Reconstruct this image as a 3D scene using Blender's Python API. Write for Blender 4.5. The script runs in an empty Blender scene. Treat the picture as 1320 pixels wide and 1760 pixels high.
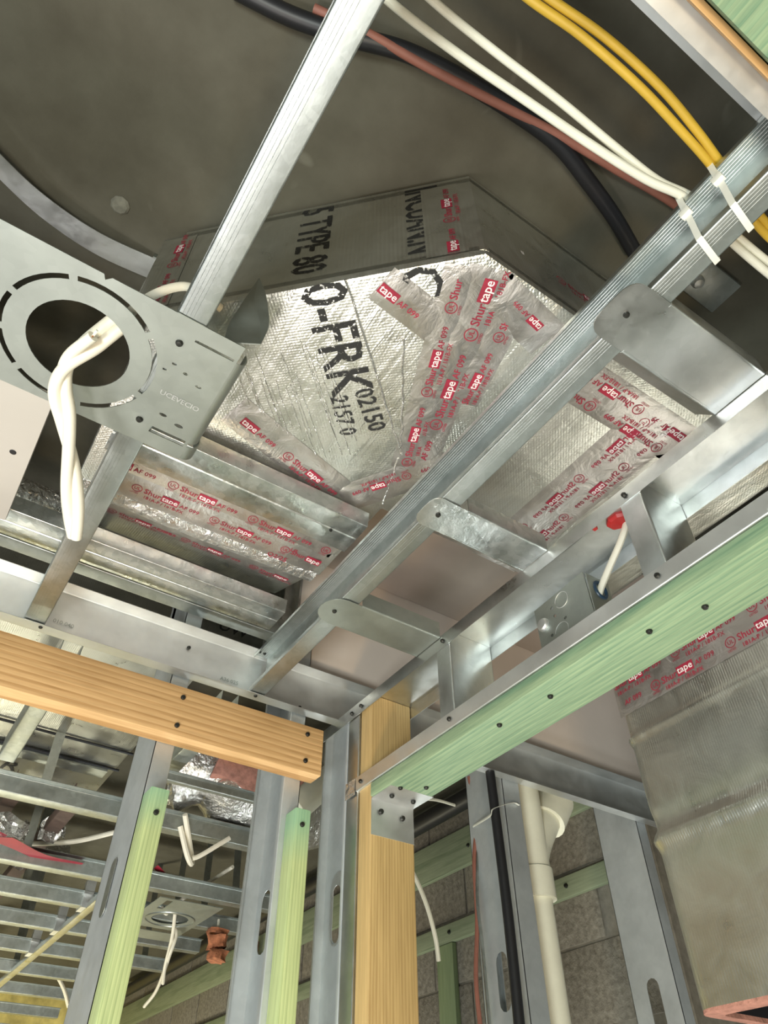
import bpy, bmesh, math, random
from mathutils import Vector as V, Matrix, noise, geometry
random.seed(4)
CH = 1.6                                   # camera height above the floor
S = bpy.context.scene
COL = S.collection
# ---------------------------------------------------------------- camera
Hd = V((0.55194, 0.83389, 0)); Rt = V((0.83389, -0.55194, 0)); q = math.sqrt(.5)
Up = V((-Hd.x * q, -Hd.y * q, q)); Fw = V((Hd.x * q, Hd.y * q, q))
FPX = 1220.0
cam = bpy.data.cameras.new('camera'); camo = bpy.data.objects.new('camera', cam); COL.objects.link(camo)
cam.sensor_fit = 'HORIZONTAL'; cam.sensor_width = 36; cam.lens = 36 * FPX / 1320; cam.clip_start = .02
camo.matrix_world = Matrix(((Rt.x, Up.x, -Fw.x, 0), (Rt.y, Up.y, -Fw.y, 0), (Rt.z, Up.z, -Fw.z, CH), (0, 0, 0, 1)))
S.camera = camo
# ---------------------------------------------------------------- world, lamps, exposure
S.view_settings.view_transform = 'Standard'; S.view_settings.look = 'None'
S.view_settings.gamma = 1; S.view_settings.use_curve_mapping = False
S.view_settings.exposure = -0.1
W = bpy.data.worlds.new('world'); S.world = W; W.use_nodes = True
bgn = W.node_tree.nodes['Background']; bgn.inputs[0].default_value = (.86, .95, .90, 1); bgn.inputs[1].default_value = .34
def lamp(name, loc, target, size, power, col):
    l = bpy.data.lights.new(name, 'AREA'); l.size = size; l.energy = power; l.color = col; l.shape = 'DISK'
    o = bpy.data.objects.new(name, l); COL.objects.link(o); o.location = V(loc) + V((0, 0, CH))
    o.rotation_euler = (V(target) - V(loc)).to_track_quat('-Z', 'Y').to_euler(); return o
lamp('work_and_fill_lamp', (-.9, -.5, -.9), (.35, .75, .8), .6, 47, (.94, 1, .95))
lamp('work_and_fill_lamp', (-.35, .75, -1.2), (.35, 1.15, .75), .4, 17, (1, .93, .90))
lamp('work_and_fill_lamp', (.05, -.35, -1.0), (1.0, .5, .3), .2, 14, (1, .74, .42))
lamp('work_and_fill_lamp', (1.3, 2.2, -1.2), (1.3, 1.3, .6), .4, 13, (.93, 1, .97))
lamp('work_and_fill_lamp', (.4, 4.3, -1.2), (.3, 5.4, .9), .5, 75, (1, .95, .72))  # unseen lamp added to light the far region and its yellow wall
lamp('work_and_fill_lamp', (-.7, 2.6, -1.2), (.2, 2.4, .8), .5, 9, (1, .97, .92))
lamp('work_and_fill_lamp', (-1.1, .9, -.7), (.32, 1.2, .35), .35, 8, (.9, .97, 1))  # unseen cool fill added to brighten the left wall studs
lamp('work_and_fill_lamp', (.25, .1, -1.35), (1.4, 1.2, .3), .3, 9, (.9, .98, 1))  # unseen cool fill added to brighten the studs behind the opening
# ---------------------------------------------------------------- helpers
def at(px, py, ax, val):
    d = Rt * ((px - 660) / FPX) + Up * ((880 - py) / FPX) + Fw
    return d * (val / d['xyz'.index(ax)])
class MB:
    def __init__(s): s.v = []; s.f = []
    def add(s, vs, fs):
        o = len(s.v); s.v += [V(p) for p in vs]; s.f += [tuple(i + o for i in f) for f in fs]; return s
    def box(s, x0, x1, y0, y1, z0, z1):
        vs = [(x, y, z) for z in (z0, z1) for y in (y0, y1) for x in (x0, x1)]
        return s.add(vs, [(0, 2, 3, 1), (4, 5, 7, 6), (0, 1, 5, 4), (2, 6, 7, 3), (0, 4, 6, 2), (1, 3, 7, 5)])
    def loops(s, L, closed=True, caps=True):
        n = len(L[0]); vs = [p for l in L for p in l]; fs = []
        for i in range(len(L) - 1):
            for j in range(n if closed else n - 1):
                a = i * n + j; b = i * n + (j + 1) % n; fs.append((a, b, b + n, a + n))
        if caps: fs += [tuple(range(n - 1, -1, -1)), tuple((len(L) - 1) * n + j for j in range(n))]
        return s.add(vs, fs)
    def tube(s, pts, r, n=10, ry=None, sub=6, rot=0.0, twist=0.0):
        P = spline(pts, sub) if len(pts) > 2 else [V(p) for p in pts]
        T = [(P[min(i + 1, len(P) - 1)] - P[max(i - 1, 0)]).normalized() for i in range(len(P))]
        up = V((0, 0, 1)) if abs(T[0].z) < .9 else V((1, 0, 0))
        a = (up - T[0] * up.dot(T[0])).normalized(); L = []
        for i, p in enumerate(P):
            a = (a - T[i] * a.dot(T[i])).normalized(); b = T[i].cross(a); L.append([])
            for k in range(n):
                t = 2 * math.pi * k / n; u = a * (math.cos(t) * r) + b * (math.sin(t) * (ry or r))
                if rot or twist: u = Matrix.Rotation(rot + twist * i / len(P), 3, T[i]) @ u
                L[-1].append(p + u)
        return s.loops(L)
    def disc(s, c, n, r, h, k=10, dome=True):
        n = V(n).normalized(); a = n.orthogonal().normalized(); b = n.cross(a); c = V(c)
        ring = lambda rr, hh: [c + a * (rr * math.cos(6.2832 * i / k)) + b * (rr * math.sin(6.2832 * i / k)) + n * hh for i in range(k)]
        return s.loops([ring(r, 0), ring(r, h * .4), ring(r * .75, h), ring(r * .3, h * (1.1 if dome else .5))])
def spline(pts, sub=6):
    P = [V(p) for p in pts]; P = [P[0] * 2 - P[1]] + P + [P[-1] * 2 - P[-2]]; out = []
    for i in range(1, len(P) - 2):
        a, b, c, d = P[i - 1:i + 3]
        for k in range(sub):
            t = k / sub
            out.append(.5 * (2 * b + (c - a) * t + (2 * a - 5 * b + 4 * c - d) * t * t + (3 * b - a - 3 * c + d) * t ** 3))
    out.append(P[-2]); return out
WL = {}
def obj(name, mb, mat, parent=None, smooth=True, bevel=0, label=None, base=None):
    me = bpy.data.meshes.new(name); o = bpy.data.objects.new(name, me); COL.objects.link(o)
    if parent is None:
        lo = [min(p[i] for p in mb.v) for i in range(3)]; hi = [max(p[i] for p in mb.v) for i in range(3)]
        b = V(((lo[0] + hi[0]) / 2, (lo[1] + hi[1]) / 2, lo[2])) if base is None else V(base); o.location = b + V((0, 0, CH))
    else: b = WL[parent.name]; o.parent = parent
    WL[o.name] = b
    me.from_pydata([p - b for p in mb.v], [], mb.f); me.materials.append(mat)
    bm = bmesh.new(); bm.from_mesh(me); bmesh.ops.recalc_face_normals(bm, faces=bm.faces)
    if bevel: bmesh.ops.bevel(bm, geom=[e for e in bm.edges if len(e.link_faces) == 2 and e.calc_face_angle(0) > .6], offset=bevel, segments=2, profile=.6, affect='EDGES')
    bm.to_mesh(me); bm.free()
    if smooth:
        me.shade_smooth()
        try: me.set_sharp_from_angle(angle=math.radians(38))
        except Exception: pass
    if label: o['label'] = label
    return o
def tag(o, label, cat, group=None, kind=None):
    o['label'] = label; o['category'] = cat
    if group: o['group'] = group
    if kind: o['kind'] = kind
    return o
def thing(name, base, label, cat, group=None):
    o = bpy.data.objects.new(name, None); COL.objects.link(o); o.empty_display_size = .05
    o.location = V(base) + V((0, 0, CH)); WL[o.name] = V(base); return tag(o, label, cat, group)
def struct(name, mb, mat, label=None, smooth=False):
    o = obj(name, mb, mat, None, smooth); o['kind'] = 'structure'
    if label: o['label'] = label
    return o
def fillet(P, r, n=3):
    out = [V(P[0])]
    for i in range(1, len(P) - 1):
        a, b, c = V(P[i - 1]), V(P[i]), V(P[i + 1]); u = (a - b).normalized(); w = (c - b).normalized()
        rr = min(r, (a - b).length * .45, (c - b).length * .45); p, s_ = b + u * rr, b + w * rr
        for k in range(n + 1):
            t = k / n; out.append(p * (1 - t) ** 2 + b * 2 * t * (1 - t) + s_ * t * t)
    out.append(V(P[-1])); return out
AX = {'x': lambda a, p: V((a, p[0], p[1])), 'y': lambda a, p: V((p[0], a, p[1])), 'z': lambda a, p: V((p[0], p[1], a))}
def sheet(mb, prof, axis, a0, a1, t=.0012, r=.003, segs=1):
    """thin folded sheet: open 2D profile given a thickness and run along an axis"""
    P = fillet([V((p[0], p[1])) for p in prof], r); n = len(P); off = []
    for i in range(n):
        d1 = (P[i] - P[max(i - 1, 0)]); d2 = (P[min(i + 1, n - 1)] - P[i])
        d = ((d1.normalized() if d1.length else V((0, 0))) + (d2.normalized() if d2.length else V((0, 0)))).normalized()
        off.append(P[i] + V((-d.y, d.x)) * t)
    ring = P + off[::-1]
    mb.loops([[AX[axis](a0 + (a1 - a0) * k / segs, p) for p in ring] for k in range(segs + 1)]); return mb
def plate(mb, outer, holes, mp, t):
    """flat plate with real holes; mp maps (u, v, w) to space"""
    polys = [[V((p[0], p[1], 0)) for p in outer]] + [[V((p[0], p[1], 0)) for p in h] for h in holes]
    tris = geometry.tessellate_polygon(polys); fl = [p for pl in polys for p in pl]; n = len(fl)
    vs = [mp(p.x, p.y, 0) for p in fl] + [mp(p.x, p.y, t) for p in fl]
    fs = [tuple(f) for f in tris] + [tuple(i + n for i in f[::-1]) for f in tris]; k = 0
    for pl in polys:
        m = len(pl)
        for i in range(m):
            a, b = k + i, k + (i + 1) % m; fs.append((a, b, b + n, a + n))
        k += m
    return mb.add(vs, fs)
def circ(cx, cy, rx, ry=None, n=20): return [(cx + rx * math.cos(6.28318 * i / n), cy + (ry or rx) * math.sin(6.28318 * i / n)) for i in range(n)]
def slot(cx, cy, w, h, n=6):
    r = w / 2; s_ = h / 2 - r
    return [(cx + r * math.cos(math.pi * i / n), cy + s_ + r * math.sin(math.pi * i / n)) for i in range(n + 1)] + [(cx - r * math.cos(math.pi * i / n), cy - s_ - r * math.sin(math.pi * i / n)) for i in range(n + 1)]
# ---------------------------------------------------------------- materials
class NT:
    def __init__(s, name):
        s.m = bpy.data.materials.new(name); s.m.use_nodes = True; s.t = s.m.node_tree; s.b = s.t.nodes['Principled BSDF']
    def n(s, typ, **kw):
        o = s.t.nodes.new(typ)
        for k, v in kw.items():
            if k in o.inputs: o.inputs[k].default_value = v
            else: setattr(o, k, v)
        return o
    def l(s, a, b): s.t.links.new(a, b)
    def coord(s, scale=(1, 1, 1), rot=(0, 0, 0)):
        c = s.n('ShaderNodeTexCoord'); m = s.n('ShaderNodeMapping'); m.inputs['Scale'].default_value = scale; m.inputs['Rotation'].default_value = rot
        s.l(c.outputs['Object'], m.inputs['Vector']); return m.outputs[0]
    def noise(s, vec, scale, detail=4, rough=.6, dist=0):
        o = s.n('ShaderNodeTexNoise', Scale=scale, Detail=detail, Roughness=rough, Distortion=dist); s.l(vec, o.inputs['Vector']); return o.outputs['Fac']
    def ramp(s, fac, stops):
        o = s.n('ShaderNodeValToRGB'); e = o.color_ramp.elements
        while len(e) < len(stops): e.new(.5)
        for i, (p, c) in enumerate(stops): e[i].position = p; e[i].color = (c if len(c) == 4 else (*c, 1)) if not isinstance(c, (int, float)) else (c, c, c, 1)
        s.l(fac, o.inputs[0]); return o.outputs[0]
    def mix(s, fac, a, b, mode='MIX'):
        o = s.n('ShaderNodeMix', data_type='RGBA', blend_type=mode)
        for sock, x in ((o.inputs[0], fac), (o.inputs[6], a), (o.inputs[7], b)):
            if hasattr(x, 'is_linked'): s.l(x, sock)
            else: sock.default_value = x if isinstance(x, (int, float)) else (*x, 1)
        return o.outputs[2]
    def bump(s, h, strength=.3, dist=.002, prev=None):
        o = s.n('ShaderNodeBump', Strength=strength, Distance=dist); s.l(h, o.inputs['Height'])
        if prev: s.l(prev, o.inputs['Normal'])
        s.l(o.outputs[0], s.b.inputs['Normal']); return o.outputs[0]
    def set(s, **kw):
        for k, v in kw.items():
            sock = s.b.inputs[k.replace('_', ' ')]
            if hasattr(v, 'is_linked'): s.l(v, sock)
            else: sock.default_value = v if isinstance(v, (int, float)) else (*v, 1)
        return s
def plain(name, col, rough=.6, metal=0, var=.12, scale=30, bump=0):
    m = NT(name); v = m.coord(); f = m.noise(v, scale)
    m.set(Base_Color=m.ramp(f, [(.3, [c * (1 - var) for c in col]), (.7, [min(1, c * (1 + var)) for c in col])]), Roughness=rough, Metallic=metal)
    if bump: m.bump(m.noise(v, scale * 3), bump, .002)
    return m.m
def galv(name, col=(.66, .68, .67), r0=.26, r1=.42, spangle=.08, smear=(1, 1, 1), bump=.12, metal=1.0):
    m = NT(name); v = m.coord(smear); big = m.noise(v, 9, 3); fine = m.noise(v, 70, 3)
    vo = m.n('ShaderNodeTexVoronoi', Scale=95.0); m.l(m.coord(), vo.inputs['Vector'])
    c = m.ramp(big, [(.25, [x * .82 for x in col]), (.6, col), (.8, [min(1, x * 1.12) for x in col])])
    bw = m.n('ShaderNodeRGBToBW'); m.l(vo.outputs['Color'], bw.inputs[0]); c = m.mix(spangle, c, m.ramp(bw.outputs[0], [(.2, .2), (.8, .8)]), 'OVERLAY')
    m.set(Base_Color=c, Metallic=metal, Roughness=m.ramp(m.noise(v, 24, 5), [(.3, r0), (.7, r1)]))
    b = m.bump(fine, bump, .0015); m.bump(m.noise(m.coord(), 5, 2), .1, .02, b); return m.m
GALV = galv('galvanized_steel'); GALV_SP = galv('spangled_steel', (.68, .71, .70), .22, .45, .35, bump=.5)
GALV_DK = galv('dull_steel', (.47, .50, .48), .33, .5, .12); GALV_LT = galv('bright_steel', (.80, .81, .80), .42, .55, .05, bump=.05)
GALV_Y = galv('ridged_steel', (.50, .535, .52), .36, .48, .10, (1, .5, 1), .2)
STUDM = galv('stud_steel', (.60, .635, .65), .42, .55, .05, bump=.05, metal=.6)
PLATE = galv('plate_steel', (.44, .47, .43), .46, .56, .04, bump=.04)
def foil(name, col=(.74, .74, .70), wrinkle=.5, scrim=.13, rough=(.2, .36), scale=26, rot=0.0, streak=.8):
    m = NT(name); v = m.coord((1, 1, 1), (0, 0, rot)); w = m.noise(v, scale, 5, .55, 1.2)
    st = m.noise(m.coord((30, 3.5, 30), (0, 0, rot)), 2.2, 4, .6, .6)
    sc = m.n('ShaderNodeTexWave', Scale=75.0, Distortion=.8, bands_direction='X'); m.l(v, sc.inputs['Vector'])
    sd = m.n('ShaderNodeTexWave', Scale=75.0, Distortion=.8, bands_direction='Y'); m.l(v, sd.inputs['Vector'])
    m.set(Base_Color=m.ramp(w, [(.3, [c * .86 for c in col]), (.65, col)]), Metallic=.92, Roughness=m.ramp(w, [(.3, rough[0]), (.7, rough[1])]))
    b = m.bump(w, wrinkle, .005); b = m.bump(st, wrinkle * streak, .006, b)
    b = m.bump(sc.outputs['Fac'], scrim, .0008, b); m.bump(sd.outputs['Fac'], scrim, .0008, b); return m.m
FOIL = foil('foil_facing', (.76, .76, .70), wrinkle=.4, rot=.75, rough=(.26, .4), scale=16); FOIL_TAPE = foil('foil_tape', (.66, .63, .60), .4, .0, (.28, .42), 26, streak=.35)
FOIL_FLAT = foil('foil_board', (.66, .66, .60), .32, .2, (.26, .40), 17, streak=.12); FOIL_CR = foil('crumpled_foil', (.8, .79, .77), 1.0, 0, (.15, .3), 40)
def wood(name, c0, c1, axis, ring=7.0, dark=None, tint=None, grain=1.0):
    m = NT(name); sc = {'x': (.35, 7, 7), 'y': (7, .35, 7), 'z': (7, 7, .35)}[axis]; v = m.coord(sc)
    w = m.n('ShaderNodeTexWave', Scale=ring, Distortion=3.2, Detail=2.0, bands_direction={'x': 'Z', 'y': 'X', 'z': 'X'}[axis], wave_profile='SAW')
    w.inputs['Detail Scale'].default_value = .8; m.l(v, w.inputs['Vector'])
    fine = m.noise(m.coord([s * 3 for s in sc]), 9, 4)
    c = m.ramp(w.outputs['Fac'], [(0, c0), (.55, [(a + b) / 2 for a, b in zip(c0, c1)]), (.93, c1), (1, c0)])
    c = m.mix(.35 * grain, c, m.ramp(fine, [(.3, [x * .6 for x in c1]), (.7, [min(1, x * 1.1) for x in c0])]))
    if tint:                       # dye of the preservative that soaked in near one end
        ax, p0, p1, tc = tint; s = m.n('ShaderNodeSeparateXYZ'); cc = m.n('ShaderNodeTexCoord'); m.l(cc.outputs['Object'], s.inputs[0])
        mr = m.n('ShaderNodeMapRange'); mr.inputs[1].default_value = p0; mr.inputs[2].default_value = p1; m.l(s.outputs['XYZ'.index(ax)], mr.inputs[0])
        c = m.mix(mr.outputs[0], c, m.mix(.6, c, tc, 'MIX'))
    m.set(Base_Color=c, Roughness=.62); m.bump(fine, .25, .001); return m.m
PINE_X = wood('pine_board', (.74, .47, .22), (.46, .24, .08), 'x', 4.0); PINE_Z = wood('pine_post', (.66, .46, .20), (.46, .28, .10), 'z', 8.0)
GREEN_Y = wood('treated_header', (.30, .39, .23), (.13, .26, .16), 'y', 5.0, grain=1.6)
GREEN_Z = wood('treated_strip', (.66, .74, .36), (.40, .50, .22), 'z', 8.0, tint=('Z', 2.02, 2.09, (.20, .50, .36)))
GREEN_D = wood('treated_furring', (.30, .34, .22), (.20, .25, .15), 'y', 6.0)
GREEN_DZ = wood('treated_upright', (.32, .40, .22), (.20, .28, .14), 'z', 6.0)
DARK = plain('dark_screw', (.05, .05, .045), .4, .8); BLACK = plain('black_rubber', (.012, .012, .014), .45)
WHITE_C = plain('white_cable_jacket', (.72, .72, .62), .5, 0, .05); CREAM = plain('cream_cable_jacket', (.80, .75, .62), .5, 0, .06)
YELLOW = plain('yellow_cable_jacket', (.50, .32, .03), .5, 0, .08); PINKC = plain('copper_red_jacket', (.26, .10, .07), .6)
NYLON = plain('white_nylon', (.80, .80, .72), .4, 0, .04); RED = plain('red_plastic', (.36, .015, .015), .4); REDTAPE = plain('red_film', (.36, .02, .04), .5)
PVC = plain('white_pvc', (.78, .76, .62), .4, 0, .04); COPPER = plain('copper', (.7, .35, .2), .3, 1)
INK_R = plain('red_ink', (.30, .016, .04), .6, 0, .2); INK_W = plain('white_ink', (.8, .72, .70), .6); INK_K = plain('black_ink', (.018, .018, .017), .6, 0, .3, 200)
def worn_ink():
    m = NT('worn_black_ink'); f = m.noise(m.coord((60, 60, 60)), 2.2, 4, .7)
    m.set(Base_Color=(.018, .018, .017), Roughness=.6, Alpha=m.ramp(f, [(.38, 0.0), (.44, 1.0)])); return m.m
INK_WORN = worn_ink()
GLASSW = plain('pink_fibreglass', (.42, .20, .15), .95, 0, .3, 60, .8); ORANGEF = plain('orange_fibreglass', (.46, .17, .08), .95, 0, .4, 60, .8)
DRYW = plain('paper_faced_drywall', (.74, .64, .57), .85, 0, .04, 6); PANEL = plain('beige_panel', (.50, .46, .41), .7, 0, .04, 5)
CABLEBLUE = plain('blue_bushing', (.02, .05, .09), .4); YINS = plain('yellow_insulation', (.75, .62, .22), .9, 0, .35, 9, .6)
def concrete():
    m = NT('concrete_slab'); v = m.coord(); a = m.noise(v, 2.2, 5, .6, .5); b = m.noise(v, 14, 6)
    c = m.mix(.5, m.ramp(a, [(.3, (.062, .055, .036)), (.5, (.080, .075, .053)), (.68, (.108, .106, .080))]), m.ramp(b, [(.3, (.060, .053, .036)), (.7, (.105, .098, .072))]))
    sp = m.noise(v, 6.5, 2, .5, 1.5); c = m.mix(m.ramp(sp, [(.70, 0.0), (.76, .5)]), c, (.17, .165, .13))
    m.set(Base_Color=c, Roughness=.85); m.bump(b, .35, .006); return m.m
def block_mat():
    m = NT('concrete_block'); v = m.coord(); b = m.noise(v, 60, 5)
    m.set(Base_Color=m.ramp(b, [(.3, (.16, .14, .11)), (.7, (.30, .275, .225))]), Roughness=.95); m.bump(b, .8, .006); return m.m
SLAB = concrete(); CMU = block_mat(); MORTAR = plain('mortar', (.25, .23, .19), .95, 0, .2, 40, .4)
FLOORM = plain('concrete_floor', (.52, .50, .46), .8, 0, .15, 3)
# ---------------------------------------------------------------- lettering
_tc = {}
def text_geo(s):
    if s not in _tc:
        c = bpy.data.curves.new('lettering', 'FONT'); c.body = s; c.resolution_u = 2; c.offset = .012; o = bpy.data.objects.new('lettering', c); COL.objects.link(o)
        bpy.context.view_layer.update(); dg = bpy.context.evaluated_depsgraph_get(); me = bpy.data.meshes.new_from_object(o.evaluated_get(dg))
        vs = [(v.co.x, v.co.y) for v in me.vertices]; fs = [tuple(p.vertices) for p in me.polygons]
        bpy.data.objects.remove(o); bpy.data.curves.remove(c); bpy.data.meshes.remove(me)
        _tc[s] = (vs, fs, max(v[0] for v in vs))
    return _tc[s]
def put(mb, s, u, v, size, mp, sx=1.0):
    vs, fs, w = text_geo(s); mb.add([mp(u + x * size * sx, v + y * size) for x, y in vs], fs); return w * size * sx
def unit(mr, mw, u, v, k, mp, lo, hi):
    ok = lambda a, b: u + a * k > lo and u + b * k < hi
    if ok(0, .02):
        a, b = circ(u + .01 * k, v + .005 * k, .0092 * k, n=18), circ(u + .01 * k, v + .005 * k, .0078 * k, n=18)
        mr.add([mp(*p) for p in a + b], [(i, (i + 1) % 18, 18 + (i + 1) % 18, 18 + i) for i in range(18)])
        put(mr, 'UL', u + .0045 * k, v + .0018 * k, .0095 * k, mp); put(mr, 'LISTED', u + .001 * k, v - .009 * k, .0048 * k, mp)
    c = u + .0225 * k; w1 = text_geo('Shur')[2] * .0165 * k; w2 = text_geo('tape')[2] * .0165 * k
    if c > lo and c + w1 < hi: put(mr, 'Shur', c, v, .0165 * k, mp)
    d = c + w1 + .0008 * k
    if d > lo and d + w2 < hi:
        mr.add([mp(a, v + b * k) for a, b in ((d, -.0025), (d + w2 + .003 * k, -.0025), (d + w2 + .003 * k, .0138), (d, .0138))], [(0, 1, 2, 3)])
        put(mw, 'tape', d + .0014 * k, v + .001 * k, .0165 * k, lambda a, b: mp(a, b, .0006))
    e = d + w2 + .006 * k
    if e > lo and e + .032 * k < hi: put(mr, 'AF 099', e, v, .0125 * k, mp)
    if c > lo and c + .07 * k < hi: put(mr, '181A-P / 181B-FX', c + .003 * k, v - .0125 * k, .0100 * k, mp)
def tape(parent, p0, p1, side, wdt, N, rows, k=1.0, crumple=.0006, mat=None, extra=(), ov=.0012):
    """strip of printed foil tape from p0 to p1 (its reading base line), width wdt towards side; rows = (offset, phase)"""
    p0, p1, N = V(p0), V(p1), V(N).normalized(); U = (p1 - p0); L = U.length; U.normalize(); Vv = N.cross(U)
    if Vv.dot(V(side)) < 0: Vv = -Vv
    sd = random.random() * 50
    hgt = lambda u, v: ov + crumple * .6 * (1 + noise.noise(V((u * 30 + sd, v * 30, sd))) + .6 * noise.noise(V((u * 80, v * 80 + sd, 3))))
    mp = lambda u, v, e=0: p0 + U * u + Vv * v + N * (hgt(u, v) + .0005 + e)
    nu, nv = max(4, int(L / .012)), max(4, int(wdt / .012)); g = MB()
    g.add([p0 + U * (L * i / nu) + Vv * (wdt * j / nv) + N * (0 if i in (0, nu) or j in (0, nv) else hgt(L * i / nu, wdt * j / nv)) for i in range(nu + 1) for j in range(nv + 1)],
          [(i * (nv + 1) + j, (i + 1) * (nv + 1) + j, (i + 1) * (nv + 1) + j + 1, i * (nv + 1) + j + 1) for i in range(nu) for j in range(nv)])
    t = obj('tape', g, mat or FOIL_TAPE, parent); mr, mw = MB(), MB()
    for v, ph in rows:
        u = -ph
        while u < L: unit(mr, mw, u, v, k, mp, 0, L); u += .145 * k
    for s, u, v, sz in extra: put(mr, s, u, v, sz, mp)
    if mr.v: obj('red_print', mr, INK_R, t, False)['kind'] = 'stuff'
    if mw.v: obj('white_print', mw, INK_W, t, False)['kind'] = 'stuff'
    return t
def screws(parent, pts, n, r=.0038):
    for p in pts: obj('screw', MB().disc(p, n, r, r * .8), DARK, parent)
# ================================================================ SETTING
struct('floor', MB().box(-6, 6, -6, 9, -CH - .1, -CH), FLOORM, 'grey concrete floor')
struct('ceiling', MB().box(-6, 6, -6, 9, 1.13, 1.33), SLAB, 'dark stained concrete slab ceiling')
XW = 1.75
wr = struct('wall_right', MB().box(XW + .006, XW + .2, 1.30, 8.8, -1.6, 1.13), MORTAR, 'grey concrete block wall')
bme = None
for r in range(8):
    for c in range(13):
        y0 = 1.32 + c * .4 + (.2 if r % 2 else 0); z0 = -.42 + r * .196
        b = MB().box(XW, XW + .03, y0 + .005, y0 + .395, z0 + .004, min(z0 + .192, 1.13))
        obj('block', b, CMU, wr, True, .003)
struct('wall_far', MB().box(-5, XW, 6.3, 6.4, -1.6, 1.13), YINS, 'bright yellow insulated wall far behind the studs')
struct('ceiling_panel', MB().box(.60, 1.74, .76, 1.161, 1.116, 1.129), plain('shaded_drywall', (.34, .285, .24), .85, 0, .1, 4), 'pinkish bare drywall under the slab beyond the duct')  # drywall colour darkened to paint in the shadow under the slab
struct('wall_back', MB().box(.545, 1.74, 1.162, 1.175, .802, 1.128), DRYW, 'pinkish bare drywall above the steel ledger')
# ================================================================ LEDGERS AND TRACKS
def ledger(name, x0, x1, yw, s, z0, z1, label, sc, mat=GALV_LT, fl=.03):
    t = thing(name, ((x0 + x1) / 2, yw, z0), label, 'ledger', None)
    m = MB(); sheet(m, [(yw - s * fl, z1), (yw, z1), (yw, z0), (yw - s * fl * .85, z0)], 'x', x0, x1, .0012 * s, .003, 24)
    obj('track', m, mat, t)
    for p, n in sc: screws(t, [p], n)
    return t
lg = ledger('ledger_track', -1.2, 1.70, 1.155, 1, .709, .801, 'long steel ledger channel above the pine blocking board',
    [((.318, 1.153, .772), (0, -1, 0)), ((.06, 1.138, .709), (0, 0, -1)), ((.460, 1.138, .709), (0, 0, -1)), ((.562, 1.153, .722), (0, -1, 0)), ((1.6, 1.153, .78), (0, -1, 0))])
em = MB(); mpw = lambda u, v: V((u, 1.1538, v))
put(em, '010 040', .075, .735, .011, mpw); put(em, 'A36 025', .39, .728, .011, mpw); obj('stamped_code', em, GALV_DK, lg, False)['kind'] = 'stuff'
wt = MB(); mpw2 = lambda u, v: V((u, 1.30, v)); 
lg2 = ledger('ledger_track', -1.2, .636, -.048, -1, .713, .80, 'short steel ledger channel under the slab beside the treated board', [], GALV_LT)
def track(name, z0, zf, x0, x1, y0, y1, label, mat, sc):
    t = thing(name, ((x0 + x1) / 2, (y0 + y1) / 2, min(z0, zf)), label, 'track')
    m = MB(); sheet(m, [(x0, zf), (x0, z0), (x1, z0), (x1, zf)], 'y', y0, y1, .0012 * (1 if zf > z0 else -1), .002, 10)
    obj('channel', m, mat, t); screws(t, sc, (-1, 0, 0)); return t
trk = track('top_track', .7125, .686, .64, .735, -.35, 1.19, 'steel top track over the pine post and cripple studs', GALV,
    [(.639, .785, .698), (.639, .375, .698), (.639, 1.045, .699), (.639, 1.078, .698)])
hdr = track('header_track', .537, .562, .64, .735, -.35, 1.058, 'steel header track lying on the green treated beam', GALV_LT,
    [(.639, .782, .551), (.639, .368, .551), (.639, 1.04, .549)])
# holes and the red bushing in the top track
for p in ((.688, .505, .7123), (.697, .60, .7123)): obj('hole', MB().disc(p, (0, 0, -1), .007, .001, 14, False), BLACK, trk)
# ================================================================ JOISTS
def joist(name, x0, x1, y0, y1, label, mat, open_left=True):
    t = thing(name, ((x0 + x1) / 2, (y0 + y1) / 2, .711), label, 'joist', None); z0, z1 = .7112, .7995
    m = MB(); sheet(m, [(x0, z0 + .009), (x0, z0), (x1, z0), (x1, z1), (x0 + .002, z1), (x0 + .002, z1 - .008)], 'y', y0, y1, .0012, .0022, 16)
    obj('channel', m, mat, t)
    rb = MB()                                 # rolled ridges along the flanges
    for k in range(7):
        xx = x0 + .005 + k * (x1 - x0 - .01) / 6
        if k < 4: rb.tube([(xx, y0, z0 + .0001), (xx, y1, z0 + .0001)], .00022, 6)
        rb.tube([(xx, y0, z1 - .0010), (xx, y1, z1 - .0010)], .0006, 6)
    obj('ridge', rb, mat, t)['kind'] = 'stuff'; return t
j1 = joist('ceiling_joist', .4445, .4765, -.045, 1.142, 'steel ceiling joist carrying the zip ties and three clips', GALV_Y)
j2 = joist('ceiling_joist', .030, .0645, -.045, 1.150, 'steel ceiling joist crossing behind the light mounting plate', GALV_Y)
screws(j1, [(.452, 1.128, .7985), (.462, 1.128, .7985)], (0, 0, -1), .003)
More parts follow.
